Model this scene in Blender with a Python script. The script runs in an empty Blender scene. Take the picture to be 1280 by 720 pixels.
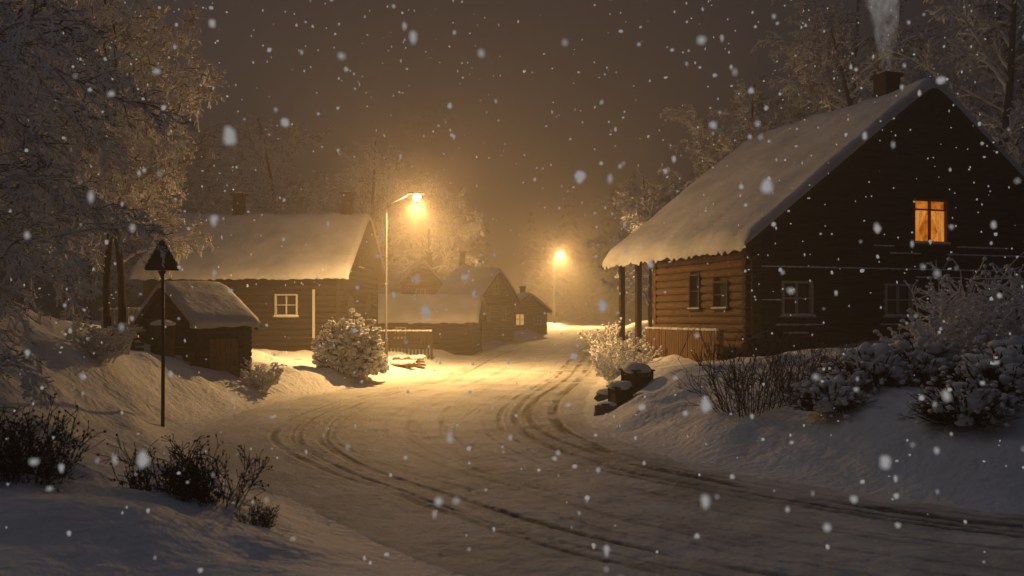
import bpy, math, random
import numpy as np
from mathutils import Vector, Matrix
random.seed(7)
sc=bpy.context.scene
sc.view_settings.view_transform='Standard'
sc.view_settings.look='None'
sc.view_settings.exposure=0
COL=sc.collection

# ---------------------------------------------------------------- materials
def nt(name):
    m=bpy.data.materials.new(name); m.use_nodes=True
    t=m.node_tree; b=t.nodes['Principled BSDF']
    return m,t,b
def N(t,ty,**kw):
    n=t.nodes.new(ty)
    for k,v in kw.items():
        if k in n.inputs: n.inputs[k].default_value=v
        else: setattr(n,k,v)
    return n
def c4(c): return (c[0],c[1],c[2],1)
def coords(t,scale=(1,1,1)):
    tc=N(t,'ShaderNodeTexCoord'); mp=N(t,'ShaderNodeMapping'); mp.inputs['Scale'].default_value=scale
    t.links.new(tc.outputs['Object'],mp.inputs['Vector']); return mp.outputs['Vector']
def mat_noise(name,c1,c2,scale=4,stretch=(1,1,1),rough=.8,bump=.3,bscale=None,spec=.2,dist=.02):
    m,t,b=nt(name); v=coords(t,stretch)
    n=N(t,'ShaderNodeTexNoise',Scale=scale,Detail=5.0,Roughness=.6); t.links.new(v,n.inputs['Vector'])
    r=N(t,'ShaderNodeValToRGB'); r.color_ramp.elements[0].position=.3; r.color_ramp.elements[1].position=.7
    r.color_ramp.elements[0].color=c4(c1); r.color_ramp.elements[1].color=c4(c2)
    t.links.new(n.outputs['Fac'],r.inputs['Fac']); t.links.new(r.outputs['Color'],b.inputs['Base Color'])
    b.inputs['Roughness'].default_value=rough; b.inputs['Specular IOR Level'].default_value=spec
    if bump:
        n2=N(t,'ShaderNodeTexNoise',Scale=bscale or scale*3,Detail=4.0); t.links.new(v,n2.inputs['Vector'])
        bp=N(t,'ShaderNodeBump',Strength=bump,Distance=dist); t.links.new(n2.outputs['Fac'],bp.inputs['Height'])
        t.links.new(bp.outputs['Normal'],b.inputs['Normal'])
    return m
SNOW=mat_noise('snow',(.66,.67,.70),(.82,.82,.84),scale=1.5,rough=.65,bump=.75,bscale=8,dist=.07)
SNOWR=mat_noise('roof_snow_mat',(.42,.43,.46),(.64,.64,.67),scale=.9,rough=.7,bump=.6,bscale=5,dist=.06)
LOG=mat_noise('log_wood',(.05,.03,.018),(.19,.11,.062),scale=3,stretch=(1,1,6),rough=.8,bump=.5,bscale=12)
LOGD=mat_noise('shaded_log_wood',(.004,.0035,.003),(.016,.012,.009),scale=3,stretch=(1,1,6),rough=.8,bump=.5,bscale=12)  # same logs as the side walls, gable shade put into the colour
LOGM=mat_noise('brown_log_wood',(.018,.012,.008),(.055,.034,.021),scale=3,stretch=(1,1,6),rough=.8,bump=.5,bscale=12)
LOGW=mat_noise('weathered_log_wood',(.010,.007,.005),(.034,.021,.013),scale=3,stretch=(1,1,6),rough=.85,bump=.5,bscale=12)
LOGY=mat_noise('yellowish_wood',(.22,.16,.09),(.38,.28,.15),scale=3,stretch=(1,1,6),rough=.8,bump=.4)  # pale yellow-brown boards for the far houses
WOODW=mat_noise('weathered_board',(.10,.055,.03),(.24,.14,.08),scale=5,stretch=(6,6,.6),rough=.85,bump=.5)
TRIM=mat_noise('white_trim',(.34,.32,.30),(.5,.48,.45),scale=6,rough=.6,bump=.2)
DTRIM=mat_noise('dark_trim',(.02,.015,.012),(.05,.035,.025),scale=6,rough=.7,bump=.3)
METAL=mat_noise('painted_steel',(.015,.015,.015),(.03,.03,.03),scale=12,rough=.5,bump=.1,spec=.3)
GALV=mat_noise('galvanised_steel',(.03,.03,.029),(.06,.06,.057),scale=9,rough=.5,bump=.1,spec=.35)
BRICK=mat_noise('sooty_brick',(.02,.015,.012),(.06,.045,.035),scale=7,rough=.9,bump=.6)
STONE=mat_noise('grey_stone',(.06,.055,.05),(.16,.15,.14),scale=4,rough=.9,bump=.8)
def glass_dark():
    m,t,b=nt('dark_glass'); b.inputs['Base Color'].default_value=(.012,.013,.016,1); b.inputs['Roughness'].default_value=.08
    b.inputs['Specular IOR Level'].default_value=.6; return m
GLASS=glass_dark()
def emis(name,col,st):
    m,t,b=nt(name); b.inputs['Base Color'].default_value=(.1,.1,.1,1)
    b.inputs['Emission Color'].default_value=c4(col); b.inputs['Emission Strength'].default_value=st; return m
BULB=emis('sodium_lamp',(1,.70,.30),40)
PALE=emis('added_lit_pane',(1,.55,.18),.7)  # lit panes added to two far houses, no known lit rooms
def emnoise(name,c1,c2,st,sc3,scale):
    m,t,b=nt(name); v=coords(t,sc3)
    n=N(t,'ShaderNodeTexNoise',Scale=scale,Detail=2.0); t.links.new(v,n.inputs['Vector'])
    r=N(t,'ShaderNodeValToRGB'); r.color_ramp.elements[0].position=.35;r.color_ramp.elements[1].position=.68
    r.color_ramp.elements[0].color=c4(c1); r.color_ramp.elements[1].color=c4(c2)
    t.links.new(n.outputs['Fac'],r.inputs['Fac']); t.links.new(r.outputs['Color'],b.inputs['Emission Color'])
    b.inputs['Emission Strength'].default_value=st; b.inputs['Base Color'].default_value=(.1,.05,.02,1); return m
LIT=emnoise('lamp_lit_room',(.30,.06,.004),(.85,.24,.02),.9,(1,1,1),2.5)
CURT=emnoise('backlit_curtain',(.62,.18,.02),(1,.42,.07),.85,(9,9,.7),1.6)
def frosty(name,bark1,bark2,lo,hi,snowc=.62):
    m,t,b=nt(name)
    g=N(t,'ShaderNodeNewGeometry'); s=N(t,'ShaderNodeSeparateXYZ'); t.links.new(g.outputs['Normal'],s.inputs[0])
    v=coords(t); n=N(t,'ShaderNodeTexNoise',Scale=3.0,Detail=2.0); t.links.new(v,n.inputs['Vector'])
    a=N(t,'ShaderNodeMath',operation='ADD'); t.links.new(s.outputs['Z'],a.inputs[0]); t.links.new(n.outputs['Fac'],a.inputs[1])
    r=N(t,'ShaderNodeMapRange'); r.inputs['From Min'].default_value=lo; r.inputs['From Max'].default_value=hi
    t.links.new(a.outputs[0],r.inputs['Value'])
    mx=N(t,'ShaderNodeMix',data_type='RGBA'); t.links.new(r.outputs[0],mx.inputs['Factor'])
    cr=N(t,'ShaderNodeValToRGB'); cr.color_ramp.elements[0].color=c4(bark1); cr.color_ramp.elements[1].color=c4(bark2)
    t.links.new(n.outputs['Fac'],cr.inputs['Fac']); t.links.new(cr.outputs['Color'],mx.inputs['A'])
    mx.inputs['B'].default_value=(snowc,snowc,snowc*1.03,1)
    t.links.new(mx.outputs['Result'],b.inputs['Base Color']); b.inputs['Roughness'].default_value=.8
    b.inputs['Specular IOR Level'].default_value=.1
    return m
TWIG=frosty('frosted_twigs',(.08,.06,.045),(.18,.14,.11),-.4,.25,.88)
TRUNK=frosty('frosted_bark',(.03,.024,.018),(.12,.10,.08),1.0,1.4)
DRY=frosty('dry_shrub_stems',(.02,.015,.012),(.06,.045,.03),1.0,1.5,.5)
CONI=frosty('snowy_conifer',(.015,.02,.016),(.03,.04,.03),1.0,1.6,.4)
FLAKE=emis('self_lit_flake',(.95,.92,.90),.27); FLAKE.node_tree.nodes['Principled BSDF'].inputs['Base Color'].default_value=(.8,.8,.8,1)  # weak grey glow put into the flakes, ambient light leaves them dim
def roadmat():
    m,t,b=nt('packed_snow_road'); v=coords(t)
    at=N(t,'ShaderNodeAttribute'); at.attribute_name='track'
    n=N(t,'ShaderNodeTexNoise',Scale=5.0,Detail=7.0,Roughness=.7); t.links.new(v,n.inputs['Vector'])
    n3=N(t,'ShaderNodeTexNoise',Scale=.7,Detail=3.0); t.links.new(v,n3.inputs['Vector'])
    a=N(t,'ShaderNodeMath',operation='MULTIPLY_ADD'); t.links.new(n.outputs['Fac'],a.inputs[0]); a.inputs[1].default_value=1.2
    a.inputs[2].default_value=-.58
    a2=N(t,'ShaderNodeMath',operation='ADD',use_clamp=True); t.links.new(a.outputs[0],a2.inputs[0]); t.links.new(at.outputs['Fac'],a2.inputs[1])
    r=N(t,'ShaderNodeValToRGB'); r.color_ramp.elements[0].position=0; r.color_ramp.elements[1].position=1
    r.color_ramp.elements[0].color=(.76,.75,.74,1); r.color_ramp.elements[1].color=(.17,.15,.13,1)
    t.links.new(a2.outputs[0],r.inputs['Fac'])
    mx=N(t,'ShaderNodeMix',data_type='RGBA',blend_type='MULTIPLY'); mx.inputs['Factor'].default_value=1
    r2=N(t,'ShaderNodeValToRGB'); r2.color_ramp.elements[0].position=.3; r2.color_ramp.elements[1].position=.65
    r2.color_ramp.elements[0].color=(.74,.73,.71,1); r2.color_ramp.elements[1].color=(1,1,1,1)
    t.links.new(n3.outputs['Fac'],r2.inputs['Fac'])
    t.links.new(r.outputs['Color'],mx.inputs['A']); t.links.new(r2.outputs['Color'],mx.inputs['B'])
    t.links.new(mx.outputs['Result'],b.inputs['Base Color'])
    b.inputs['Roughness'].default_value=.65; b.inputs['Specular IOR Level'].default_value=.2
    n2=N(t,'ShaderNodeTexNoise',Scale=12.0,Detail=6.0,Roughness=.7); t.links.new(v,n2.inputs['Vector'])
    bp=N(t,'ShaderNodeBump',Strength=.7,Distance=.04); t.links.new(n2.outputs['Fac'],bp.inputs['Height'])
    t.links.new(bp.outputs['Normal'],b.inputs['Normal']); return m
ROAD=roadmat()

# ---------------------------------------------------------------- mesh helper
class MB:
    def __init__(s): s.v=[]; s.f=[]
    def add(s,vs,fs):
        o=len(s.v); s.v.extend(vs); s.f.extend([tuple(i+o for i in f) for f in fs])
    def box(s,x0,x1,y0,y1,z0,z1,M=None):
        vs=[(x,y,z) for z in (z0,z1) for y in (y0,y1) for x in (x0,x1)]
        if M: vs=[tuple(M(*p)) for p in vs]
        s.add(vs,[(0,2,3,1),(4,5,7,6),(0,1,5,4),(2,6,7,3),(0,4,6,2),(1,3,7,5)])
    def tube(s,pts,rad,n=6,cap=True):
        o=len(s.v); k=len(pts)
        for i,p in enumerate(pts):
            d=(pts[min(i+1,k-1)]-pts[max(i-1,0)])
            if d.length<1e-9: d=Vector((0,0,1))
            d.normalize()
            a=d.cross(Vector((0,0,1)) if abs(d.z)<.9 else Vector((1,0,0))).normalized(); b=d.cross(a)
            for j in range(n):
                th=2*math.pi*j/n
                q=p+(a*math.cos(th)+b*math.sin(th))*rad[i]; s.v.append((q.x,q.y,q.z))
        for i in range(k-1):
            for j in range(n):
                s.f.append((o+i*n+j,o+i*n+(j+1)%n,o+(i+1)*n+(j+1)%n,o+(i+1)*n+j))
        if cap:
            s.f.append(tuple(o+j for j in range(n))[::-1]); s.f.append(tuple(o+(k-1)*n+j for j in range(n)))
    def mesh(s,name,mat,smooth=False):
        me=bpy.data.meshes.new(name); me.from_pydata(s.v,[],s.f); me.materials.append(mat)
        if smooth: me.polygons.foreach_set('use_smooth',[True]*len(me.polygons))
        me.update(); return me
def obj(name,me,parent=None,loc=(0,0,0),rz=0,**props):
    o=bpy.data.objects.new(name,me); COL.objects.link(o); o.location=loc; o.rotation_euler=(0,0,rz)
    if parent: o.parent=parent
    for k,v in props.items(): o[k]=v
    return o
def empty(name,loc,rz=0,**props):
    o=obj(name,None,None,loc,rz,**props); o.empty_display_size=.3; return o
import bmesh
def ico(sub):
    bm=bmesh.new(); bmesh.ops.create_icosphere(bm,subdivisions=sub,radius=1)
    v=[Vector(p.co) for p in bm.verts]; f=[tuple(q.index for q in fc.verts) for fc in bm.faces]; bm.free(); return v,f
ICO1=ico(1); ICO2=ico(2); ICO3=ico(3)
def blob(mb,c,r,I=ICO1,flat=.8,jit=.2,rnd=random,el=(1,1)):
    vs=[]
    ph=rnd.random()*10
    for p in I[0]:
        k=1+jit*(math.sin(p.x*3.1+ph)*math.cos(p.y*2.7+ph*2)+.5*math.sin(p.z*5+ph*3))
        if I is ICO1: k+=rnd.uniform(-jit,jit)*.6
        vs.append((c[0]+p.x*r*k*el[0],c[1]+p.y*r*k*el[1],c[2]+p.z*r*flat*k))
    mb.add(vs,I[1])

# ---------------------------------------------------------------- terrain
def hash2(i,j,s):
    n=(i*374761393+j*668265263+s*1442695041).astype(np.int64)&0x7fffffff
    n=((n^(n>>13))*1274126177)&0x7fffffff
    return ((n^(n>>16))&0xffff)/65535.0
def vn(x,y,s=0):
    xi=np.floor(x).astype(np.int64); yi=np.floor(y).astype(np.int64); fx=x-xi; fy=y-yi
    fx=fx*fx*(3-2*fx); fy=fy*fy*(3-2*fy)
    a=hash2(xi,yi,s);b=hash2(xi+1,yi,s);c=hash2(xi,yi+1,s);d=hash2(xi+1,yi+1,s)
    return (a*(1-fx)+b*fx)*(1-fy)+(c*(1-fx)+d*fx)*fy-.5
def sst(a,b,x):
    t=np.clip((x-a)/(b-a),0,1); return t*t*(3-2*t)
Lp=np.array([(11,130),(6,95),(2.0,69),(-2.6,50),(-3.8,33),(-6.0,22),(-5.9,16.5),(-4.4,13),(-2.2,9.9),(-.5,7.6),(2.2,5.4),(6.5,3.8),(13,3)],float)
Rp=np.array([(18,130),(12,95),(8.3,69),(5.6,50),(3.2,32),(1.9,23),(1.6,18),(2.1,14.7),(3.1,12.4),(5.5,9.8),(8,8.9),(11,8.5),(17,8.3)],float)
def cr(P,s):
    n=len(P)-1; i=np.clip(np.floor(s).astype(int),0,n-1); t=(s-i)[:,None]
    g=lambda k:P[np.clip(k,0,n)]
    p0,p1,p2,p3=g(i-1),g(i),g(i+1),g(i+2)
    return .5*((2*p1)+(-p0+p2)*t+(2*p0-5*p1+4*p2-p3)*t**2+(-p0+3*p1-3*p2+p3)*t**3)
sE=np.linspace(0,12,241); LE=cr(Lp,sE); RE=cr(Rp,sE)
POLY=np.vstack([LE,RE[::-1]])
def base(y): return 1.1*sst(40,95,y)
def sdist(X,Y):
    out=np.empty_like(X); side=np.empty_like(X)
    for a in range(0,len(X),20000):
        x=X[a:a+20000,None]; y=Y[a:a+20000,None]
        def seg(E):
            A=E[:-1];B=E[1:]; d=B-A; l=(d**2).sum(1)
            t=np.clip(((x-A[:,0])*d[:,0]+(y-A[:,1])*d[:,1])/l,0,1)
            return np.sqrt(((x-A[:,0]-t*d[:,0])**2+(y-A[:,1]-t*d[:,1])**2).min(1))
        dl=seg(LE[::2]); dr=seg(RE[::2])
        P=POLY[::2]; Q=np.roll(P,-1,0)
        c=((P[:,1]>y)!=(Q[:,1]>y))&(x<(Q[:,0]-P[:,0])*(y-P[:,1])/(Q[:,1]-P[:,1]+1e-12)+P[:,0])
        ins=(c.sum(1)%2)==1
        d=np.minimum(dl,dr); out[a:a+20000]=np.where(ins,-d,d); side[a:a+20000]=np.where(dl<dr,-1,1)
    return out,side
def G(X,Y,cx,cy,sx,sy,h): return h*np.exp(-((X-cx)/sx)**2/2-((Y-cy)/sy)**2/2)
def H(X,Y):
    e,side=sdist(X,Y)
    b=base(Y)
    o=sst(0,1.3,e)
    h=b+.24*o+.22*sst(.5,3.5,e)*(side>0)
    m=sst(.1,2.5,e)
    h+=m*(G(X,Y,-12,15.5,3.1,4.6,2.3)+G(X,Y,4.0,20.5,.9,1.4,.4)+G(X,Y,-5,6.0,3.2,2.2,.45)+G(X,Y,7,12.5,3.5,2,.35)
        +G(X,Y,11,20,4,3,.4)+G(X,Y,-22,25,7,14,2.2)+G(X,Y,30,40,12,25,2.5)+G(X,Y,-13,28,3,3,.5)+G(X,Y,8.5,23.5,1.4,1,.35)+G(X,Y,6.2,22.5,.9,.8,.3)+G(X,Y,11.5,22.5,1.2,.9,.3))
    h+=o*(.34*vn(X/3.1,Y/3.1,1)+.26*vn(X/1.1,Y/1.1,2)+.13*vn(X/.45,Y/.45,3)+.035*vn(X/.17,Y/.17,5))
    h+=.35*sst(15,80,e)*8*vn(X/40,Y/40,4)
    h-=.10*sst(0,.35,-e)
    return h
def hz(x,y): return float(H(np.array([float(x)]),np.array([float(y)]))[0])
def axis(parts):
    out=[]
    for a,b,s in parts: out.append(np.arange(a,b,s))
    return np.concatenate(out)
def gridmesh(name,X,Y,Z,mat):
    ny,nx=X.shape
    me=bpy.data.meshes.new(name); n=nx*ny
    me.vertices.add(n); me.vertices.foreach_set('co',np.stack([X.ravel(),Y.ravel(),Z.ravel()],1).ravel())
    i=np.arange((ny-1)*(nx-1)); r=i//(nx-1); c=i%(nx-1); a=r*nx+c
    q=np.stack([a,a+1,a+nx+1,a+nx],1).ravel()
    me.loops.add(len(q)); me.loops.foreach_set('vertex_index',q)
    me.polygons.add(len(i)); me.polygons.foreach_set('loop_start',np.arange(0,len(q),4)); 
    me.polygons.foreach_set('use_smooth',np.ones(len(i),bool))
    me.update(calc_edges=True); me.validate(); me.materials.append(mat); return me
xs=np.unique(np.concatenate([-14-np.geomspace(.2,400,50)[::-1],axis([(-14,14.01,.1)]),14+np.geomspace(.2,400,50)]))
ys=np.unique(np.concatenate([axis([(-20,3,1.5),(3,28,.09),(28,60,.3),(60,130,1.2)]),130+np.geomspace(1,500,30)]))
XX,YY=np.meshgrid(xs,ys)
ZZ=H(XX.ravel(),YY.ravel()).reshape(XX.shape)
g=obj('ground',gridmesh('ground',XX,YY,ZZ,SNOW),kind='structure',label='snow-covered ground with soft drifts and banks')
NS,NT=1100,320
s=np.linspace(0,12,NS); L=cr(Lp,s); R=cr(Rp,s); t=np.linspace(-.03,1.03,NT)
RX=L[:,0][:,None]*(1-t)+R[:,0][:,None]*t; RY=L[:,1][:,None]*(1-t)+R[:,1][:,None]*t
Wd=np.sqrt(((R-L)**2).sum(1))[:,None]; T=np.broadcast_to(t,(NS,NT)); S=np.broadcast_to(s[:,None],(NS,NT))
disp=np.zeros((NS,NT)); trk=np.zeros((NS,NT))
k=0
for t0,hw,dep,st,wa in [(.20,.06,.010,.6,.010),(.222,.04,.009,.5,.010),(.25,.05,.009,.5,.012),(.285,.07,.012,.7,.014),(.305,.035,.008,.4,.014),(.36,.05,.005,.3,.03),(.43,.06,.006,.3,.03),
                     (.53,.05,.005,.25,.035),(.61,.06,.007,.35,.03),(.69,.05,.006,.35,.025),(.765,.06,.009,.55,.014),(.79,.08,.011,.65,.014),(.825,.06,.009,.55,.014),(.855,.08,.011,.65,.014),(.90,.11,.012,.7,.015),(.93,.05,.009,.5,.014),(.48,.04,.005,.25,.04),(.65,.04,.005,.25,.045),(.33,.03,.005,.25,.03),(.57,.03,.005,.2,.04),(.39,.03,.004,.2,.05),(.50,.10,.004,.2,.05)]:
    k+=1
    tc=t0+wa*np.sin(S*(.45+.03*k)+k*2.3)+.006*np.sin(S*1.7+k)
    d=(T-tc)*Wd
    wob=np.clip(.55+1.5*vn(RX*1.1,RY*1.1,10+k),0,1.15)
    g1=np.exp(-(d/hw)**4)*wob
    rg=np.exp(-((np.abs(d)-1.6*hw)/(.5*hw))**2)
    disp+=-dep*g1+dep*.5*rg*wob*(1+1.5*vn(RX*7,RY*7,30+k))
    trk+=st*g1
trk+=.34*np.exp(-((T-.85)*Wd/.75)**2)+.16*np.exp(-((T-.25)*Wd/.6)**2)+.08*np.exp(-((T-.5)*Wd/1.5)**2)
disp+=.022*vn(RX*2.1,RY*2.1,50)+.012*vn(RX*7,RY*7,51)+.008*vn(RX*19,RY*19,52)*(1+2*trk)
trk=np.clip(trk+.4*vn(RX*2.2,RY*2.2,53)*(trk>.05),0,1)
RZ=base(RY)+disp*sst(0,.05,np.minimum(T+.03,1.03-T))-.03*(1-sst(0,.03,np.minimum(T+.03,1.03-T)))
me=gridmesh('road',RX,RY,RZ,ROAD)
at=me.attributes.new('track','FLOAT','POINT'); at.data.foreach_set('value',trk.ravel().astype(np.float32))
obj('road',me,kind='structure',label='snow-packed village road with dark curving tyre tracks')

# ---------------------------------------------------------------- house building
def side(W,Ln,which):
    return {'front':((0,0),(1,0),(0,-1),W),'left':((0,Ln),(0,-1),(-1,0),Ln),'right':((W,0),(0,1),(1,0),Ln),'back':((W,Ln),(-1,0),(0,1),W)}[which]
def mapper(p0,d,n):
    return lambda a,b,z:(p0[0]+a*d[0]+b*n[0],p0[1]+a*d[1]+b*n[1],z)
def logwall(mb,M,length,z0,z1,lim=None,ops=(),row=.26,ext=.0,rnd=random):
    z=z0
    prof=[(-.12,0),(.0,0),(.055,.12),(.085,.35),(.09,.6),(.06,.86),(.0,1),(-.12,1)]
    while z<z1-.02:
        h=min(row,z1-z); a0,a1=-ext,length+ext
        if lim: 
            a0,a1=lim(z+h); 
        if a1-a0>.1:
            segs=[(a0,a1)]
            for (oa,ob,oz0,oz1) in ops:
                if z+h>oz0+.04 and z<oz1-.04:
                    ns=[]
                    for (p,q) in segs:
                        if ob<=p or oa>=q: ns.append((p,q))
                        else:
                            if oa>p: ns.append((p,oa))
                            if ob<q: ns.append((ob,q))
                    segs=ns
            off=rnd.uniform(-.012,.012)
            for (p,q) in segs:
                k=max(1,int((q-p)/1.5)); vs=[]
                for i in range(k+1):
                    a=p+(q-p)*i/k; wv=rnd.uniform(-.008,.008)
                    for (b,zz) in prof: vs.append(M(a,b+off+(wv if b>0 else 0),z+zz*h+wv*.6))
                n=len(prof); fs=[]
                for i in range(k):
                    for j in range(n): fs.append((i*n+j,(i+1)*n+j,(i+1)*n+(j+1)%n,i*n+(j+1)%n))
                fs.append(tuple(range(n))); fs.append(tuple(k*n+j for j in range(n))[::-1])
                mb.add(vs,fs)
        z+=row
def window(par,M,a0,a1,z0,z1,cols=2,rows=2,fm=None,pm=None,curtain=False,fw=.07,snow=True,label=None):
    fm=fm or TRIM; pm=pm or GLASS
    mb=MB(); b0,b1=-.02,.14
    mb.box(a0,a0+fw,b0,b1,z0,z1,M); mb.box(a1-fw,a1,b0,b1,z0,z1,M)
    mb.box(a0+fw,a1-fw,b0,b1,z0,z0+fw,M); mb.box(a0+fw,a1-fw,b0,b1,z1-fw,z1,M)
    for i in range(1,cols):
        a=a0+(a1-a0)*i/cols; mb.box(a-.025,a+.025,b0+.03,b1-.04,z0+fw,z1-fw,M)
    for i in range(1,rows):
        z=z0+(z1-z0)*(i/rows if not curtain else .76)
        mb.box(a0+fw,a1-fw,b0+.035,b1-.045,z-.022,z+.022,M)
    w=obj('window',mb.mesh('window',fm),par)
    if label: w['label']=label
    mb=MB(); mb.box(a0+fw*.5,a1-fw*.5,-.035,.0,z0+fw*.5,z1-fw*.5,M); obj('pane',mb.mesh('pane',pm),w)
    mb=MB(); mb.box(a0-.06,a1+.06,.0,.2,z0-.06,z0-.003,M); obj('sill',mb.mesh('sill',fm),w)
    if snow:
        mb=MB(); nn=10
        for i in range(nn):
            a=a0-.03+(a1-a0+.06)*(i+.5)/nn; c=M(a,.14,z0+.01); blob(mb,c,(a1-a0)/nn*.8,ICO1,.5)
        obj('sill_snow',mb.mesh('sill_snow',SNOW,True),w)
    if curtain:
        for sgn in (0,1):
            mb=MB(); wd=(a1-a0-2*fw)*.46; nn=20; vs=[];fs=[]; zt=z0+fw+(z1-z0-2*fw)*.76
            for i in range(nn+1):
                for j in range(7):
                    zf=j/6; tie=wd*(.42+.56*abs(zf-.35)/.65)
                    a=(i/nn)*tie; b=.012+.012*math.sin(i*1.8)
                    aa=a0+fw+a if sgn==0 else a1-fw-a
                    vs.append(M(aa,b+.01,z0+fw+(zt-z0-fw)*zf))
            for i in range(nn):
                for j in range(6): fs.append((i*7+j,(i+1)*7+j,(i+1)*7+j+1,i*7+j+1))
            mb.add(vs,fs); obj('curtain',mb.mesh('curtain',CURT,True),w)
    return w
def roofsnow(W,Ln,ov,yf,yb,ez,rz,T,seed,dx=.22,dy=.12,hang=.16):
    x0,x1=-ov-.06,W+ov+.06; y0,y1=-yf-.05,Ln+yb+.05; cx=W/2; sl=(rz-ez)/(W/2+ov)
    nx=max(8,int((x1-x0)/dx)); ny=max(8,int((y1-y0)/dy))
    X=np.linspace(x0,x1,nx+1); X=np.concatenate([[x0,x0-.03],[x0-.02],X[1:-1],[x1+.02],[x1+.03,x1]])
    Yv=np.linspace(y0,y1,ny+1); Yv=np.concatenate([[y0,y0-.03],Yv[1:-1],[y1+.03,y1]])
    GX,GY=np.meshgrid(X,Yv)
    ax=np.abs(GX-cx); roof=rz-np.sqrt(ax**2+.06)*sl+.02
    ex=np.minimum(GX-x0,x1-GX); ey=np.minimum(GY-y0,y1-GY)
    f=np.clip(ex/.28+.25,0,1)**.5*np.clip(ey/.22+.3,0,1)**.5
    Z=roof+T*f*(1+.35*vn(GX/1.3+seed,GY/1.3,seed))+.05*vn(GX/.4,GY/.4,seed+1)*f
    hn=hang*(.55+1.2*vn(GX*0+GY/.17,GY*0+seed+.5,seed+2)+.6*vn(GY/.6,GY*0+.5,seed+3))
    for c in (0,GX.shape[1]-1): Z[:,c]=roof[:,c]-np.clip(hn[:,c],.02,1)-.05
    for c in (1,GX.shape[1]-2): Z[:,c]=roof[:,c]-np.clip(hn[:,c],.02,1)*.6+.02
    Z[0,:]=roof[0,:]-.03; Z[-1,:]=roof[-1,:]-.03
    return gridmesh('roof_snow',GX,GY,Z,SNOWR)
def house(name,loc,rdeg,W,Ln,z0,ez,rz,ov=.5,yf=.5,yb=.5,T=.3,wm=LOG,fwm=None,wins=(),seed=1,row=.26,chim=(),hang=.12,dy=.12,doors=(),**pr):
    rnd=random.Random(seed)
    h=empty(name,(loc[0],loc[1],0),math.radians(rdeg),**pr)
    sl=(rz-ez)/(W/2+ov); wt=ez+ov*sl
    for which in ('front','left','right','back'):
        p0,d,n,ln=side(W,Ln,which); M=mapper(p0,d,n)
        ops=[(w[1],w[2],w[3],w[4]) for w in wins if w[0]==which]+[(w[1],w[2],w[3],w[4]) for w in doors if w[0]==which]
        mb=MB()
        if which in('front','back'):
            def lim(z):
                if z<=wt-.05: return (-.1,W+.1)
                hw=(rz-.12-z)/sl; return (W/2-hw,W/2+hw)
            logwall(mb,M,W,z0,rz-.15,lim,ops,row,rnd=rnd)
            B=-.1; mb.add([M(0,B,z0),M(W,B,z0),M(W,B,wt-.15),M(W/2,B,rz-.25),M(0,B,wt-.15)],[(0,1,2,3,4)])
        else:
            logwall(mb,M,Ln,z0,wt-.1,None,ops,row,ext=.12,rnd=rnd)
            B=-.1; mb.add([M(0,B,z0),M(Ln,B,z0),M(Ln,B,wt-.15),M(0,B,wt-.15)],[(0,1,2,3)])
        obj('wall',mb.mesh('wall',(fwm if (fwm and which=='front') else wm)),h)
    for w in wins:
        p0,d,n,ln=side(W,Ln,w[0]); window(h,mapper(p0,d,n),*w[1:5],**(w[5] if len(w)>5 else {}))
    for w in doors:
        p0,d,n,ln=side(W,Ln,w[0]); M=mapper(p0,d,n); mb=MB(); a=w[1]
        while a<w[2]-.02: mb.box(a+.006,min(a+.13,w[2]),-.03,.05,w[3],w[4],M); a+=.14
        mb.box(w[1],w[2],.052,.08,w[3]+.25,w[3]+.37,M); mb.box(w[1],w[2],.052,.08,w[4]-.37,w[4]-.25,M)
        dd=obj('door',mb.mesh('door',WOODW),h)
        mb=MB(); mb.box(w[2]-.14,w[2]-.08,.085,.12,(w[3]+w[4])/2-.08,(w[3]+w[4])/2+.08,M); obj('handle',mb.mesh('handle',METAL),dd)
    mb=MB(); y0,y1=-yf,Ln+yb
    for sg in (-1,1):
        xe=W/2+sg*(W/2+ov)
        vs=[]
        for y in (y0,y1):
            vs+= [(xe,y,ez-.12),(W/2,y,rz-.12),(W/2,y,rz),(xe,y,ez)]
        mb.add(vs,[(0,1,2,3),(7,6,5,4),(0,4,5,1),(3,2,6,7),(0,3,7,4)])
    roof=obj('roof',mb.mesh('roof',DTRIM),h)
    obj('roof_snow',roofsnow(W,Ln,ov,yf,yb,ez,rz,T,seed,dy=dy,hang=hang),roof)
    for y in (y0-.035,y1+.003):
        for sg in (-1,1):
            mb=MB(); xe=W/2+sg*(W/2+ov+.02)
            vs=[(xe,y,ez-.22),(W/2,y,rz-.22),(W/2,y,rz-.01),(xe,y,ez-.01)]; vs+=[(a,b+.03,c) for a,b,c in vs]
            mb.add(vs,[(0,1,2,3),(7,6,5,4),(0,4,5,1),(3,2,6,7),(0,3,7,4)])
            obj('bargeboard',mb.mesh('bargeboard',LOGM),roof)
    for (cx,cy,cw,top) in chim:
        mb=MB(); zb=rz-abs(cx-W/2)*sl-.3
        mb.box(cx-cw/2,cx+cw/2,cy-cw/2,cy+cw/2,zb,top-.12); mb.box(cx-cw/2-.07,cx+cw/2+.07,cy-cw/2-.07,cy+cw/2+.07,top-.118,top)
        c=obj('chimney',mb.mesh('chimney',BRICK),roof)
        mb=MB(); blob(mb,(cx,cy,top),cw*.6,ICO3,.3,.08,rnd); obj('chimney_snow',mb.mesh('chimney_snow',SNOW,True),c)
    return h,roof

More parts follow.
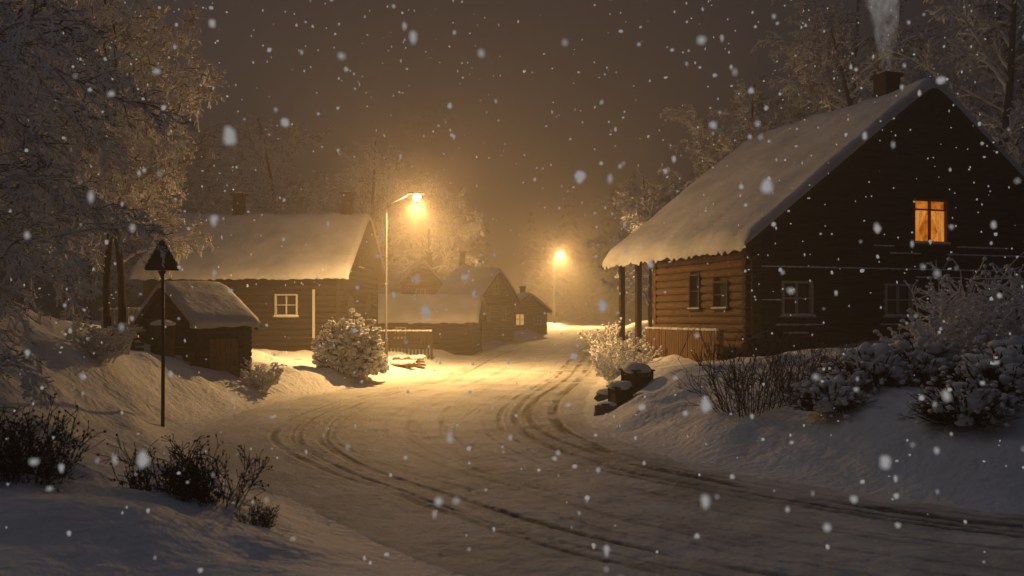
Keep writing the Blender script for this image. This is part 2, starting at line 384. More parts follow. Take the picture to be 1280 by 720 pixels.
def lit(): return dict(cols=2,rows=2,fm=WOODW,pm=LIT,curtain=True,label='window glowing orange behind tied curtains')
RH=(7.45,27.3); RR=18.43
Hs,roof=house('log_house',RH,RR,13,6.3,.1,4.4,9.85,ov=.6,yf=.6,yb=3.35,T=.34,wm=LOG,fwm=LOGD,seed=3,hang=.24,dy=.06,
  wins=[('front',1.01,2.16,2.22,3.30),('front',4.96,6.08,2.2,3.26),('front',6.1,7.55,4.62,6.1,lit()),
        ('left',2.65,3.35,2.45,3.65,dict(fm=DTRIM,cols=1)),('left',4.2,5.1,2.45,3.35,dict(fm=DTRIM,cols=1))],
  label='large dark log house with smoking chimney and one lit attic window',category='house',
  chim=[(6.5,1.55,.62,10.65)])
mb=MB()
M=mapper((2.2,9.0),(0,-1),(-1,0)); logwall(mb,M,2.7,.1,5.6,None,(),.26)
M=mapper((13,9.0),(-1,0),(0,1)); logwall(mb,M,10.8,.1,9,lambda z:((0,10.8) if z<4.6 else (max(0,6.5-(9.5-z)/.76),min(10.8,6.5+(9.5-z)/.76))),(),.26)
obj('wall',mb.mesh('wall',LOGM),Hs)
for y in (9.3,7.8):
    mb=MB(); mb.box(-.1,.1,y-.1,y+.1,.1,4.6); obj('post',mb.mesh('post',LOGM),Hs)
mb=MB()
z=.1
while z<4.6:
    mb.tube([Vector((-.32,-.02,z+.13)),Vector((.1,-.02,z+.13))],[.12,.12],8); mb.tube([Vector((.0,-.34,z+.26)),Vector((.0,.1,z+.26))],[.11,.11],8)
    z+=.26
obj('log_ends',mb.mesh('log_ends',LOGM,False),Hs)
rnd=random.Random(5)
def ledge(a0,a1,z):
    a=a0; mb=MB()
    while a<a1:
        r=rnd.uniform(.06,.12); blob(mb,(a,-.10,z),r,ICO1,.3,.25,rnd,el=(1.2,.6)); a+=r*rnd.uniform(.7,1.3)
    obj('ledge_snow',mb.mesh('ledge_snow',SNOW,True),Hs)
ledge(.3,12.8,3.75);ledge(5.2,6.4,4.27);ledge(4.6,5.3,4.5);ledge(7.6,12.8,4.27);ledge(8.0,10.2,4.53);ledge(9.5,12.8,3.49);ledge(6.3,8.2,3.49);ledge(.9,2.5,1.93);ledge(1.2,2.0,1.67);ledge(.35,.9,2.71);ledge(8.2,9.6,2.97);ledge(4.9,5.6,1.93);ledge(11,12.8,4.79)
mb=MB(); mb.tube([Vector((-.5,-.35,4.2)),Vector((-.2,-.3,3.9)),Vector((-.16,-.26,3.6)),Vector((-.16,-.26,.6))],[.04]*4,8); obj('downpipe',mb.mesh('downpipe',METAL,True),Hs)

def plank_fence(loc,rdeg,ln,h,mat,lab,gap=.03,w=.12,snow=True,name='wooden_fence',seed=1):
    rn=random.Random(seed)
    f=empty(name,(loc[0],loc[1],loc[2]),math.radians(rdeg),label=lab,category='fence')
    mb=MB(); x=0
    while x<ln:
        t=rn.uniform(-.05,.04); mb.box(x,x+w,-.03+rn.uniform(-.006,.006),0,-.3,h+t); x+=w+gap
    obj('board',mb.mesh('board',mat),f,kind='stuff')
    mb=MB(); mb.box(-.03,ln,.003,.07,h*.75,h*.75+.1); obj('rail',mb.mesh('rail',mat),f)
    mb=MB(); mb.box(-.03,ln,.003,.07,h*.25,h*.25+.1); obj('rail',mb.mesh('rail',mat),f)
    x=0
    while x<=ln+.01:
        mb=MB(); mb.box(x-.05,x+.05,.073,.17,-.4,h+.02); obj('post',mb.mesh('post',mat),f); x+=ln/2
    if snow:
        mb=MB(); x=0
        while x<ln: r=rn.uniform(.05,.09); blob(mb,(x,.0,h+.02),r,ICO1,.7,.2,rn); x+=r*1.1
        obj('snow_cap',mb.mesh('snow_cap',SNOW,True),f)
    return f
plank_fence((4.85,31.75,.45),-71.6,4.8,1.3,WOODW,'upright plank fence against the log house wall')

Hl,_=house('log_house',(-7.85,40),86.7,7.8,9,0,4.0,7.2,ov=.5,yf=.5,yb=.5,T=.3,wm=LOGW,seed=11,hang=.12,
  wins=[('left',6.05,7.1,2.2,3.2),('front',1.3,2.2,2.0,3.2,dict(fm=DTRIM)),('front',5.2,6.1,2.0,3.2,dict(fm=DTRIM)),('front',3.4,4.3,4.6,5.6,dict(fm=DTRIM))],
  label='brown log house with thick snow on its gable roof',category='house',chim=[(3.9,.6,.5,8.35),(3.9,6.1,.5,8.35)])
mb=MB(); M=mapper((0,9),(0,-1),(-1,0)); mb.box(7.8,7.91,.11,.16,1.2,3.4,M); obj('board',mb.mesh('board',TRIM),Hl)
house('wooden_shed',(-7.15,23.7),126.9,5.2,1.3,-.1,2.02,3.1,ov=.2,yf=.2,yb=.2,T=.17,wm=LOGM,seed=21,hang=.1,row=.15,doors=[('left',.3,1.05,.3,1.6)],
  label='small plank shed with snow-laden roof and brown door',category='shed')
house('wooden_barn',(-2.2,48),86,4.2,5.4,.1,1.95,3.3,ov=.35,yf=.35,T=.25,wm=LOGW,seed=31,wins=[('left',1.2,1.8,1.0,1.6)],label='low dark barn with a wide snowy roof',category='barn')
house('wooden_house',(-2.3,58),55,4.0,3,.2,3.2,5.4,ov=.4,yf=.4,T=.25,wm=LOGY,seed=41,row=.2,wins=[('front',.7,1.3,1.9,2.8),('front',2.6,3.2,1.9,2.8),('front',1.65,2.3,3.7,4.4),('left',1,1.8,1.6,2.4)],
  label='narrow yellowish wooden house with steep snowy gable',category='house')
house('wooden_house',(-7.5,61),12,2.4,3.4,.3,4.4,6.1,ov=.35,yf=.4,T=.34,wm=LOGW,seed=51,wins=[('front',.8,1.5,3.3,4.1)],label='small dark house with a steep snow-heavy gable',category='house',chim=[(1.9,1,.35,6.7)])
house('wooden_house',(-4.7,64.5),-14,2.6,3.4,.3,4.3,5.8,ov=.35,yf=.4,T=.36,wm=LOGY,seed=52,wins=[('front',.9,1.6,3.4,4.1,dict(pm=PALE))],label='small pale house with snow-heavy gable behind the barn',category='house',chim=[(.8,1,.35,7.0)])
house('wooden_cottage',(-.15,72),12,3.0,4,.6,2.6,4.1,ov=.35,yf=.4,T=.25,wm=LOGY,seed=61,row=.2,wins=[('front',.4,1.2,1.4,2.4,dict(pm=PALE)),('front',2.0,2.6,1.5,2.2)],label='small cottage with one added lit pane and snowy gable roof',category='cottage',chim=[(1.5,2,.4,4.7)])
house('wooden_house',(-9.5,70),97,4.2,5.2,.3,3.9,6.3,ov=.35,yf=.35,T=.3,wm=LOGM,seed=71,wins=[('left',1.2,1.9,1.6,2.4)],label='dark house with broad snowy roof in the haze',category='house',chim=[(2,1.3,.45,7.2)])
house('wooden_house',(14.5,75),-12,6,7,.6,4.4,7.4,ov=.5,wm=LOGM,seed=81,wins=[('front',1,1.8,2,3),('front',4,4.8,2,3)],label='dark wooden house in the haze beside the road',category='house')

# ---------------------------------------------------------------- lamps
def lamp(loc,rz,H0,power,lab,arm=1.35,glow=.34):
    l=empty('street_lamp',loc,rz,label=lab,category='street lamp',group='street lamps along the village road')
    mb=MB(); mb.tube([Vector((0,0,-.4)),Vector((0,0,1.0)),Vector((0,0,1.02)),Vector((0,0,H0-.5)),Vector((.06,0,H0-.22)),Vector((.25,0,H0-.05)),Vector((arm-.3,0,H0+.22))],[.065,.065,.042,.032,.028,.025,.022],10)
    obj('pole',mb.mesh('pole',GALV,True),l)
    mb=MB(); vs=[];n=12
    prof=[(-.38,.03,.02),(-.3,.07,.05),(-.1,.12,.08),(.15,.15,.09),(.3,.10,.06),(.36,.03,.02)]
    for (x,w,h) in prof:
        for j in range(n):
            th=2*math.pi*j/n; vs.append((arm+x,w*math.cos(th),H0+.27+h*max(math.sin(th),-.3)))
    fs=[(i*n+j,i*n+(j+1)%n,(i+1)*n+(j+1)%n,(i+1)*n+j) for i in range(len(prof)-1) for j in range(n)]
    fs+=[tuple(range(n))[::-1],tuple((len(prof)-1)*n+j for j in range(n))]
    mb.add(vs,fs); hd=obj('lamp_head',mb.mesh('lamp_head',METAL,True),l)
    mb=MB(); blob(mb,(arm+.08,0,H0+.14),.15,ICO3,.9,0); obj('lamp_bulb',mb.mesh('lamp_bulb',BULB,True),hd)
    ld=bpy.data.lights.new('lamp_light','SPOT'); ld.energy=power; ld.color=(1,.56,.18); ld.shadow_soft_size=.09; ld.spot_size=math.radians(172); ld.spot_blend=.75
    lo=bpy.data.objects.new('lamp_light',ld); COL.objects.link(lo); lo.parent=hd; lo.location=(arm+.08,0,H0-.1)
    ld=bpy.data.lights.new('lamp_glow','POINT'); ld.energy=power*glow; ld.color=(1,.54,.18); ld.shadow_soft_size=.09
    lo=bpy.data.objects.new('lamp_glow',ld); COL.objects.link(lo); lo.parent=hd; lo.location=(arm+.08,0,H0-.11)
lamp((-4.9,34.3,hz(-4.9,34.3)),math.radians(-8),6.35,6800,'tall curved-arm street lamp glowing warm yellow beside the bush',arm=1.15)
lamp((4.3,90,hz(4.3,90)),math.radians(-5),7.2,17000,'distant glowing street lamp at the roadside',arm=.6,glow=.45)

sx,sy=-6.55,16.5; sz=hz(sx,sy)
sg=empty('road_sign',(sx,sy,sz),math.radians(8),label='dark triangular road sign on a thin pole, dusted with snow',category='road sign')
Z0=3.62-sz
mb=MB(); mb.tube([Vector((0,0,-.4)),Vector((.01,0,1.4)),Vector((0,0,Z0-.3))],[.034,.032,.032],10); obj('pole',mb.mesh('pole',METAL,True),sg)
mb=MB(); 
tri=[(-.32,Z0-.52),(-.29,Z0-.57),(.29,Z0-.57),(.32,Z0-.52),(.03,Z0),(-.03,Z0)]
mb.add([(x,-.055,z) for x,z in tri]+[(x,-.035,z) for x,z in tri],[(0,1,2,3,4,5),(11,10,9,8,7,6)]+[(i,i+6,(i+1)%6+6,(i+1)%6) for i in range(6)])
obj('sign_plate',mb.mesh('sign_plate',METAL),sg)
zb=Z0-.575
mb=MB(); mb.add([(-.08,-.04,zb),(.08,-.04,zb),(0,-.04,zb-.16),(-.08,-.036,zb),(.08,-.036,zb),(0,-.036,zb-.16)],[(0,1,2),(5,4,3),(0,3,4,1),(1,4,5,2),(2,5,3,0)]); obj('bracket',mb.mesh('bracket',METAL),sg)
mb=MB()
rnd=random.Random(8)
for i in range(7):
    f=i/6; blob(mb,(-.31+.28*f,-.045,Z0-.5+.5*f),.026,ICO1,1,.3,rnd); blob(mb,(.31-.28*f,-.045,Z0-.5+.5*f),.022,ICO1,1,.3,rnd)
obj('snow_dusting',mb.mesh('snow_dusting',SNOW,True),sg,kind='stuff')

# ---------------------------------------------------------------- vegetation
def grow(mbs,p,d,Ln,r,lvl,P,rn):
    n=P['seg'][lvl]; pts=[p.copy()]; dirs=[d.copy()]; cur=p.copy(); dd=d.copy(); st=Ln/n
    for i in range(n):
        dd=dd+Vector((rn.gauss(0,1),rn.gauss(0,1),rn.gauss(0,1)))*P['wan'][lvl]+Vector((0,0,P['up'][lvl]*(i+1)/n))
        dd.normalize(); cur=cur+dd*st; pts.append(cur.copy()); dirs.append(dd.copy())
    rad=[max(r*(1-.8*i/n),P['rmin']) for i in range(n+1)]
    mbs[0 if lvl==0 else 1].tube(pts,rad,P['sides'][lvl],cap=(lvl==0))
    if lvl+1<len(P['seg']):
        k=P['kids'][lvl]; k=max(1,int(k*rn.uniform(.8,1.2)))
        for j in range(k):
            t=P['t0'][lvl]+(1-P['t0'][lvl])*(j+rn.random())/k; t=min(t,.999)
            i=int(t*n); f=t*n-i; q=pts[i].lerp(pts[i+1],f); ax=dirs[i+1]
            rv=Vector((rn.gauss(0,1),rn.gauss(0,1),rn.gauss(0,1))); perp=(rv-ax*rv.dot(ax)).normalized()
            an=math.radians(P['ang'][lvl]*rn.uniform(.7,1.25)); nd=(ax*math.cos(an)+perp*math.sin(an)).normalized()
            if lvl==0: ll=Ln*P['ratio'][0]*(max(.05,math.sin(math.pi*min(1,(t-P['t0'][0])/(1-P['t0'][0])*.85+.2)*.98))**.6)*rn.uniform(.75,1.2)
            else: ll=Ln*P['ratio'][lvl]*(1.05-.6*t)*rn.uniform(.7,1.3)
            grow(mbs,q,nd,ll,max(rad[i]*.55,P['rmin']),lvl+1,P,rn)
def treemesh(seed,Ht,P,r=.2,lean=(0,0)):
    rn=random.Random(seed); mbs=(MB(),MB())
    grow(mbs,Vector((0,0,-.4)),Vector((lean[0],lean[1],1)).normalized(),Ht,r,0,P,rn)
    return mbs[0].mesh('trunk',TRUNK,True),mbs[1].mesh('crown',TWIG)
BIR=dict(seg=[10,7,5,4,2],wan=[.05,.11,.16,.2,.25],up=[.02,-.10,-.18,-.25,-.2],kids=[30,10,7,6],t0=[.22,.2,.12,.1],ang=[55,45,45,50],ratio=[.34,.45,.5,.55],sides=[8,5,3,3,3],rmin=.016)
WEEP=dict(BIR,up=[.0,-.20,-.32,-.4,-.2],kids=[34,10,8,6],t0=[.10,.15,.1,.1],rmin=.012,ratio=[.42,.45,.5,.5])
FARB=dict(BIR,kids=[34,9,7,4],rmin=.034,up=[.02,-.08,-.16,-.22,-.2],ratio=[.34,.42,.5,.5])
M1=treemesh(1,11.5,BIR,.12,(-.06,0)); M2=treemesh(2,8.5,WEEP,.14); M3=treemesh(3,15,FARB,.25); M4=treemesh(4,14,FARB,.22)
def tree(ms,x,y,rz,s_,lab,grp=None,name='birch_tree',dz=0):
    e=empty(name,(x,y,hz(x,y)+dz),math.radians(rz),label=lab,category='tree'); e.scale=(s_,s_,s_)
    if grp: e['group']=grp
    obj('trunk',ms[0],e); obj('crown',ms[1],e)
tree(M1,-11.2,25.2,0,1,'frosted birch with slanting trunk beside the shed')
tree(M1,-11.7,25.6,130,.95,'frosted birch leaning beside a second trunk')
tree(M2,-8.0,11.4,20,.95,'weeping frosted birch with branches hanging over the snowbank')
tree(M2,-6.3,9.2,250,.75,'small weeping birch with frosted twigs hanging low over snow')
tree(M2,-11.0,16.2,160,1.15,'large snow-dusted birch on the snowbank')
tree(M1,-14.5,20.5,250,1.15,'tall frosted birch on the snowbank')
far='hazy snow-dusted trees behind the houses'
for i,(x,y,s_,m) in enumerate([(12.6,52,1.02,M3),(7.9,50,.62,M4),(9.6,56,.7,M3),(20,50,1.2,M4),(25,47,1.35,M3),(29,52,1.5,M4),(23,60,1.6,M3),(34,55,1.4,M4),
        (-23,62,1.15,M3),(-18,68,1.2,M4),(-13,74,1.1,M3),(-28,58,1.3,M4),(-8,86,1.1,M4),(-22,48,1.0,M4),(15,92,1.0,M3),(18,105,1.2,M4)]):
    tree(m,x,y,i*67,s_,'tall bare tree dusted with snow in the haze',far,name='bare_tree')
mb=MB(); rn=random.Random(9)
for i in range(150):
    x=rn.uniform(-110,120); y=rn.uniform(112,165)
    if i<50: x=rn.choice([-1,1])*rn.uniform(38,100); y=rn.uniform(60,112)
    h=rn.uniform(13,23); zb=1.0
    for k in range(15):
        t=k/15; z=zb+h*(.08+.92*t); rr=h*.17*(1-t)**.85+.15
        for j in range(8):
            th=rn.random()*6.283; a=rr*rn.uniform(.7,1.2); w=a*.35
            c,s_=math.cos(th),math.sin(th)
            mb.add([(x,y,z+.35),(x+c*a*.6-s_*w,y+s_*a*.6+c*w,z-.1-a*.1),(x+c*a,y+s_*a,z-.25-a*.35),(x+c*a*.6+s_*w,y+s_*a*.6-c*w,z-.1-a*.1)],[(0,1,2,3)])
obj('forest',mb.mesh('forest',CONI),kind='stuff',label='dark snowy spruce forest fading into haze',category='forest')

def shrubmesh(seed,nst,h,spread,mat,rmin=.006,kids=(7,4),heads=False,snow=0,up=.0,r0=.014,lean=.5,cs=(.02,.05)):
    rn=random.Random(seed); mb=MB(); tips=[]
    P=dict(seg=[5,3,2],wan=[.09,.16,.2],up=[up,up,0],kids=[kids[0],kids[1]],ratio=[.42,.5])
    def g2(p,d,Ln,r,lvl):
        pts=[p.copy()]; dd=d.copy(); c=p.copy(); n=P['seg'][lvl]
        for i in range(n):
            dd=(dd+Vector((rn.gauss(0,1),rn.gauss(0,1),rn.gauss(0,.6)))*P['wan'][lvl]+Vector((0,0,P['up'][lvl]))).normalized(); c=c+dd*Ln/n; pts.append(c.copy())
        mb.tube(pts,[max(r*(1-.7*i/n),rmin) for i in range(n+1)],3,cap=False); tips.append(c.copy()); tips.append(pts[-2])
        if lvl<2:
            for j in range(P['kids'][lvl]):
                i=rn.randrange(1,n+1); rv=Vector((rn.gauss(0,1),rn.gauss(0,1),rn.gauss(0,1)))
                g2(pts[i],(dd+rv.normalized()*.7).normalized(),Ln*P['ratio'][lvl]*rn.uniform(.6,1.2),r*.6,lvl+1)
    for i in range(nst):
        a=rn.random()*6.283; rr=spread*rn.random()**.5
        d=Vector((math.cos(a)*lean*rr/spread,math.sin(a)*lean*rr/spread,1)).normalized()
        g2(Vector((math.cos(a)*rr*.6,math.sin(a)*rr*.6,-.15)),d,h*rn.uniform(.55,1.05),r0,0)
    ms=None
    if heads:
        for t in tips[::2]: 
            if rn.random()<.4: blob(mb,t,rn.uniform(.006,.014),ICO1,1.3,.25,rn)
    me=mb.mesh('stems',mat)
    if snow:
        mh=MB()
        for t in tips:
            if rn.random()<snow: blob(mh,t,rn.uniform(*cs),ICO1,.7,.25,rn)
        ms=mh.mesh('snow_clumps',SNOW,True)
    return me,ms
def shrub(ms,x,y,rz,s_,lab,grp=None,name='shrub',dz=0):
    e=empty(name,(x,y,hz(x,y)+dz),math.radians(rz),label=lab,category='shrub'); e.scale=(s_,s_,s_)
    if grp: e['group']=grp
    obj('stems',ms[0],e)
    if ms[1]: obj('snow_clumps',ms[1],e)
SB=shrubmesh(1,38,.5,.45,DRY,.0035,(6,3),heads=True,r0=.008)
SB2=shrubmesh(2,50,.6,.5,DRY,.0035,(6,3),heads=True,r0=.008)
SBARE=shrubmesh(3,40,1.35,.8,DRY,.005,(5,3),lean=.6,r0=.011)
SSNOW=shrubmesh(4,46,1.5,.9,TWIG,.010,(7,4),snow=.55,lean=.8)
SSN2=shrubmesh(5,34,1.1,.8,TWIG,.010,(7,4),snow=.7,lean=.8,cs=(.03,.07))
fg='dark dry shrubs poking through the snow'
shrub(SB,-2.75,8.0,0,.95,'dark dry shrub with seed heads in a snowbank',fg,dz=-.03); shrub(SB,-3.15,8.1,90,1.0,'dark dry shrub with seed heads in a snowbank',fg,dz=-.03)
shrub(SB2,-4.2,7.6,0,.9,'dense dark dry shrub in a snowbank',fg,dz=-.05); shrub(SB2,-4.6,7.7,120,1.0,'dense dark dry shrub in a snowbank',fg,dz=-.05)
shrub(SB,-2.2,7.6,200,.4,'low dry sprigs poking out of the snow',fg)
shrub(SBARE,4.15,15.2,0,1,'bare brown bush on the snowbank before the log house'); shrub(SBARE,5.0,16.0,80,.7,'bare brown bush on the snowbank before the log house')
shrub(SBARE,6.6,17.5,30,.6,'low bare twigs poking from the drift')
shrub(SSNOW,8.2,15.0,0,1.05,'tall twiggy bush coated with snow'); shrub(SSNOW,9.3,15.6,90,1.1,'tall twiggy bush coated with snow'); shrub(SSN2,7.2,14.2,30,.8,'twiggy bush coated with snow')
shrub(SSN2,3.85,31.0,0,1.0,'snow-coated bush beside the road'); shrub(SSN2,4.6,36,70,1.2,'snow-coated bush beside the road'); shrub(SSN2,3.3,28.0,140,.6,'snow-coated bush beside the road')
shrub(SSN2,-6.7,23.4,0,.5,'small snowy shrub at the shed corner')
shrub(SSN2,-8.2,17.5,0,.55,'twigs sticking out of the snowbank')
def roundbush(name,x,y,rx,rzz,nb,seed,lab,br=(.045,.095)):
    rn=random.Random(seed); e=empty(name,(x,y,hz(x,y)),0,label=lab,category='bush')
    mb=MB(); ms=MB()
    for i in range(nb):
        a=rn.random()*6.283; ph=math.acos(rn.uniform(-.15,1)); k=rn.uniform(.74,1.04)*(1+.12*math.sin(3*a+seed)+.10*math.sin(5*a+ph*4)+.07*math.sin(9*a+ph*7))
        q=Vector((math.cos(a)*math.sin(ph)*rx*k,math.sin(a)*math.sin(ph)*rx*k,rzz*(.12+.88*math.cos(ph))*k))
        p0=q*.35; p0.z=max(0,p0.z*.6)
        mid=p0.lerp(q,.6)+Vector((rn.gauss(0,.05),rn.gauss(0,.05),rn.gauss(0,.05)))
        mb.tube([p0,mid,q,q*1.05+Vector((0,0,.03))],[.02,.012,.008,.005],3,cap=False)
        blob(ms,q,rn.uniform(*br),ICO1,.8,.3,rn)
    obj('stems',mb.mesh('stems',DRY),e); obj('snow_clumps',ms.mesh('snow_clumps',SNOW,True),e)
roundbush('round_bush',-5.35,29.3,1.15,1.6,1900,3,'rounded bush thickly covered with bright snow')
def pillow(x,y,rx,h,seed,lab,grp='low shrubs buried under pillows of snow'):
    rn=random.Random(seed); e=empty('buried_shrub',(x,y,hz(x,y)-.08),rn.random()*3,label=lab,category='shrub',group=grp)
    mb=MB(); ms=MB()
    for i in range(520):
        a=rn.random()*6.283; rr=rx*rn.random()**.5; q=Vector((math.cos(a)*rr,math.sin(a)*rr,rn.uniform(.0,h*.95*(1-.5*(rr/rx)**2))))
        d=Vector((math.cos(a),math.sin(a),rn.uniform(-.3,1.4))).normalized()
        e2=q+d*rn.uniform(.12,.34); mb.tube([q*.7,q,e2],[.01,.008,.004],3,cap=False)
        w=Vector((-d.y,d.x,.2)).normalized()*.02
        mb.add([tuple(q),tuple(q.lerp(e2,.5)+w),tuple(e2),tuple(q.lerp(e2,.5)-w)],[(0,1,2,3)])
        if rn.random()<.35: blob(ms,e2,rn.uniform(.02,.05),ICO1,.7,.3,rn)
    n=int(36+rx*50)
    for i in range(n):
        a=rn.random()*6.283; u=rn.random()**.6; rr=rx*1.0*u*rn.uniform(.85,1.1)
        z=h*math.sqrt(max(0,1-(u*.98)**2))*rn.uniform(.7,1.05)
        blob(ms,(math.cos(a)*rr,math.sin(a)*rr,z),rn.uniform(.05,.16)*(1.15-.4*u),ICO2,.75,.26,rn,el=(rn.uniform(.8,1.4),rn.uniform(.8,1.4)))
    obj('stems',mb.mesh('stems',DRY),e); obj('snow_pillow',ms.mesh('snow_pillow',SNOW,True),e)
for i,(x,y,rx,h) in enumerate([(4.9,13.4,.5,.45),(5.6,13.7,.6,.65),(6.5,14.1,.75,.8),(6.0,11.7,.5,.45),(6.7,12.1,.6,.65),(7.4,12.8,.7,.8),(8.2,13.2,.75,.9),(7.6,11.6,.5,.55)]):
    pillow(x,y,rx,h,40+i,'low dark shrub weighed down by pillows of snow')

# ---------------------------------------------------------------- small things
bx,by=-8.85,22.3; b=empty('barrel',(bx,by,hz(bx,by)-.05),0,label='grey metal barrel with a cap of snow beside the shed',category='barrel')
mb=MB(); mb.tube([Vector((0,0,z)) for z in (0,.03,.3,.31,.33,.34,.6,.61,.63,.64,.88,.9)],[.28,.29,.29,.305,.305,.29,.29,.305,.305,.29,.29,.28],20); obj('drum',mb.mesh('drum',GALV,True),b)
mb=MB(); blob(mb,(0,0,.92),.31,ICO3,.35,.06); obj('snow_cap',mb.mesh('snow_cap',SNOW,True),b)
def pile(x,y,rz,w,d,n,lab,cat='lumber pile',name='lumber_pile',seed=1):
    rn=random.Random(seed); e=empty(name,(x,y,hz(x,y)-.05),math.radians(rz),label=lab,category=cat)
    mb=MB()
    for k in range(n):
        yy=-d/2
        while yy<d/2-.05:
            o=rn.uniform(-.12,.12); mb.box(-w/2+o,w/2+o,yy,yy+.13,k*.13,k*.13+.06); yy+=.17
        for xx in (-w*.35,0,w*.35): mb.box(xx-.04,xx+.04,-d/2,d/2,k*.13+.063,k*.13+.127)
    obj('plank',mb.mesh('plank',WOODW),e,kind='stuff')
    mb=MB()
    for i in range(24): blob(mb,(rn.uniform(-w/2,w/2),rn.uniform(-d/2,d/2),n*.13-.03),rn.uniform(.12,.2),ICO2,.45,.15,rn)
    obj('snow_cap',mb.mesh('snow_cap',SNOW,True),e)
pile(-9.9,21.8,20,1.3,.8,4,'stack of planks covered with snow')
pile(-4.3,36.6,8,1.2,.9,3,'low stack of pallets covered with snow','pallets','pallet_stack',2)
pile(-4.4,35.0,-10,.8,.7,2,'low stack of pallets covered with snow','pallets','pallet_stack',3)
plank_fence((-6.3,42.5,hz(-6,42.5)),0,2.4,1.0,LOGM,'low snow-topped picket fence behind the lamp',gap=.08,w=.09,seed=4)
plank_fence((-12.8,27.5,hz(-12.4,27.5)),5,1.5,.75,TRIM,'pale snow-topped board fence by the birch trunks',gap=.04,w=.1,seed=5)
def crate(x,y,rz,w,d,h,lab,seed):
    rn=random.Random(seed); e=empty('wooden_box',(x,y,hz(x,y)-.1),math.radians(rz),label=lab,category='box')
    mb=MB(); k=0
    while k*.16<h-.02:
        z0,z1=k*.16,min(h,k*.16+.15)
        mb.box(-w/2,w/2,-d/2,-d/2+.03,z0,z1);mb.box(-w/2,w/2,d/2-.03,d/2,z0,z1);mb.box(-w/2+.001,-w/2+.03,-d/2+.032,d/2-.032,z0,z1);mb.box(w/2-.03,w/2-.001,-d/2+.032,d/2-.032,z0,z1); k+=1
    for sx_ in (-1,1):
        for sy_ in (-1,1): mb.box(sx_*w/2-.03,sx_*w/2+.03,sy_*(d/2+.022)-.02,sy_*(d/2+.022)+.02,-.1,h+.02)
    obj('planks',mb.mesh('planks',LOGM),e)
    mb=MB(); mb.box(-w/2-.06,w/2+.06,-d/2-.07,d/2+.07,h+.022,h+.06); obj('lid',mb.mesh('lid',LOGM),e)
    mb=MB(); blob(mb,(0,0,h+.08),w*.72,ICO3,.42,.12,rn,el=(1,d/w)); obj('snow_cap',mb.mesh('snow_cap',SNOW,True),e)
crate(2.45,19.9,12,.36,.45,.45,'small dark plank box capped with snow at the road edge',1)
crate(2.9,20.4,25,.45,.5,.55,'dark grit box capped with snow at the road edge',2)
def boulder(x,y,r,seed):
    rn=random.Random(seed); e=empty('boulder',(x,y,hz(x,y)-r*.3),0,label='dark roadside stone half covered by snow',category='stone',group='stones at the road edge')
    mb=MB(); blob(mb,(0,0,.1),r,ICO2,.8,.3,rn); obj('rock',mb.mesh('rock',STONE),e)
    mb=MB(); blob(mb,(.02,.04,.1+r*.6),r*.85,ICO3,.45,.15,rn); obj('snow_cap',mb.mesh('snow_cap',SNOW,True),e)
boulder(2.05,19.2,.22,1); boulder(2.35,22.3,.25,4)

# smoke
def smokemat():
    m=bpy.data.materials.new('smoke'); m.use_nodes=True; t=m.node_tree; t.nodes.clear()
    o=N(t,'ShaderNodeOutputMaterial'); v=N(t,'ShaderNodeVolumePrincipled'); t.links.new(v.outputs[0],o.inputs['Volume'])
    tc=N(t,'ShaderNodeTexCoord'); mp=N(t,'ShaderNodeMapping'); mp.inputs['Scale'].default_value=(1.6,1.6,.8); t.links.new(tc.outputs['Object'],mp.inputs[0])
    n=N(t,'ShaderNodeTexNoise',Scale=1.8,Detail=4.0,Distortion=1.2); t.links.new(mp.outputs[0],n.inputs['Vector'])
    r=N(t,'ShaderNodeMapRange'); r.inputs['From Min'].default_value=.42; r.inputs['From Max'].default_value=.7; r.inputs['To Max'].default_value=1.9
    t.links.new(n.outputs['Fac'],r.inputs['Value']); t.links.new(r.outputs[0],v.inputs['Density'])
    v.inputs['Color'].default_value=(.85,.85,.85,1)
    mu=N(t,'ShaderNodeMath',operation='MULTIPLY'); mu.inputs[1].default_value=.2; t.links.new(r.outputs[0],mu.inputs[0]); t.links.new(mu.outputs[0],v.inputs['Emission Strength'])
    v.inputs['Emission Color'].default_value=(.9,.87,.85,1); return m  # faint self-glow added so the smoke reads pale in dim light
cw=Matrix.Rotation(math.radians(RR),3,'Z')@Vector((6.5,1.55,0)); cx,cy=RH[0]+cw.x,RH[1]+cw.y
mb=MB(); pts=[];rad=[]
for i in range(16):
    t=i/15; pts.append(Vector((.22*math.sin(t*6)*t-.2*t,.1*math.sin(t*5),t*4.6))); rad.append(.12+.72*t**.8)
mb.tube(pts,rad,14); obj('chimney_smoke',mb.mesh('chimney_smoke',smokemat(),True),None,(cx,cy,10.75),kind='stuff',label='pale wispy smoke rising from the chimney',category='smoke')

# falling snow
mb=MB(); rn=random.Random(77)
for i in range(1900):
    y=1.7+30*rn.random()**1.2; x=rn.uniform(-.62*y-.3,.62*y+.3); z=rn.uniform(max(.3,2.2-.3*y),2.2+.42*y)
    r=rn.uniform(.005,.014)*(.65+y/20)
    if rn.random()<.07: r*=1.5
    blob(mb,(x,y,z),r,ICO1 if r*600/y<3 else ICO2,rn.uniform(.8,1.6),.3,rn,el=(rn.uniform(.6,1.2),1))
obj('falling_snow',mb.mesh('falling_snow',FLAKE,True),kind='stuff',label='falling snowflakes drifting through the air',category='snow')

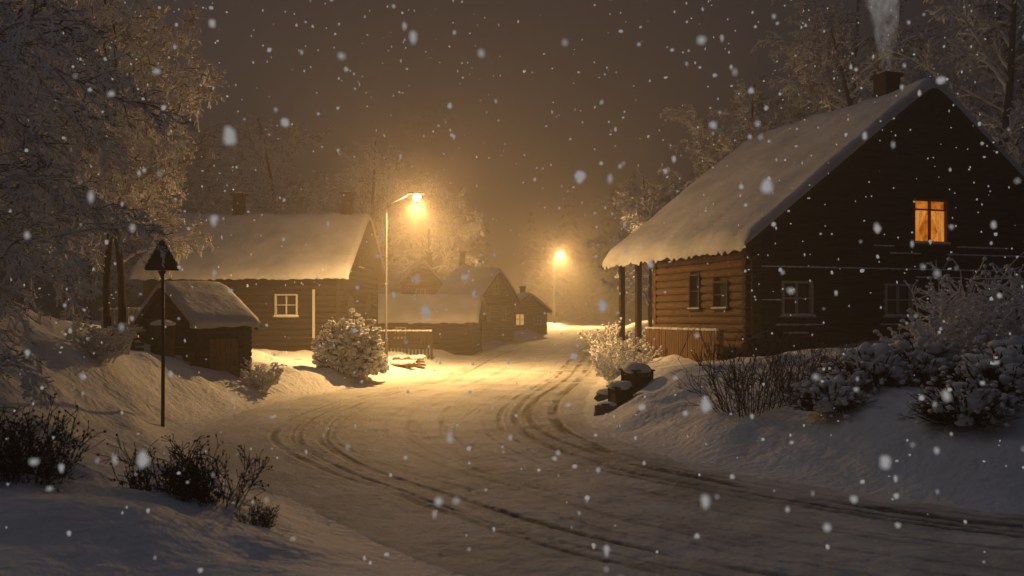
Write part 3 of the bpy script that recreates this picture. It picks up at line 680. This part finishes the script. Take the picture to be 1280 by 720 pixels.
# fog
mb=MB(); mb.box(-120,120,-8,190,-4,45)
fm=bpy.data.materials.new('haze'); fm.use_nodes=True; t=fm.node_tree; t.nodes.clear()
o=N(t,'ShaderNodeOutputMaterial'); v=N(t,'ShaderNodeVolumeScatter'); v.inputs['Density'].default_value=.0078; v.inputs['Anisotropy'].default_value=.5; v.inputs['Color'].default_value=(.98,.88,.80,1)
t.links.new(v.outputs[0],o.inputs['Volume'])
obj('haze',mb.mesh('haze',fm),kind='stuff',label='thin snowy haze filling the village air',category='haze')

# ---------------------------------------------------------------- world / sun
w=bpy.data.worlds.new('World'); bpy.context.scene.world=w; w.use_nodes=True; t=w.node_tree; bg=t.nodes['Background']
sky=N(t,'ShaderNodeTexSky'); sky.sky_type='NISHITA'; sky.sun_disc=False; sky.sun_elevation=math.radians(2); sky.sun_rotation=math.radians(-60)
tc=N(t,'ShaderNodeTexCoord'); sp=N(t,'ShaderNodeSeparateXYZ'); t.links.new(tc.outputs['Generated'],sp.inputs[0])
rp=N(t,'ShaderNodeValToRGB'); e=rp.color_ramp.elements; e[0].position=0; e[0].color=(.040,.026,.018,1); e[1].position=.75; e[1].color=(.030,.038,.056,1)
m_=e.new(.2); m_.color=(.027,.020,.018,1)
m_=e.new(.4); m_.color=(.019,.017,.020,1)
t.links.new(sp.outputs['Z'],rp.inputs['Fac'])
mx=N(t,'ShaderNodeMix',data_type='RGBA',blend_type='ADD'); mx.inputs['Factor'].default_value=.002; t.links.new(rp.outputs['Color'],mx.inputs['A']); t.links.new(sky.outputs[0],mx.inputs['B'])
t.links.new(mx.outputs['Result'],bg.inputs['Color']); bg.inputs['Strength'].default_value=1.0
sd=bpy.data.lights.new('fill_sun','SUN'); sd.energy=.14; sd.angle=math.radians(20); sd.color=(1,.88,.80)  # dim warm sun added as fill on foreground snow and roofs
so=bpy.data.objects.new('fill_sun',sd); COL.objects.link(so); so.rotation_euler=Vector((-.6,.35,.75)).to_track_quat('Z','Y').to_euler()

# camera
cd=bpy.data.cameras.new('camera'); cam=bpy.data.objects.new('camera',cd); COL.objects.link(cam); bpy.context.scene.camera=cam
cam.location=(0,0,2.2); cam.rotation_euler=(math.radians(90),0,0); cd.lens=30.94; cd.sensor_width=36; cd.shift_y=.0273; cd.clip_end=2000; cd.clip_start=.05
cd.dof.use_dof=True; cd.dof.focus_distance=26; cd.dof.aperture_fstop=2.2
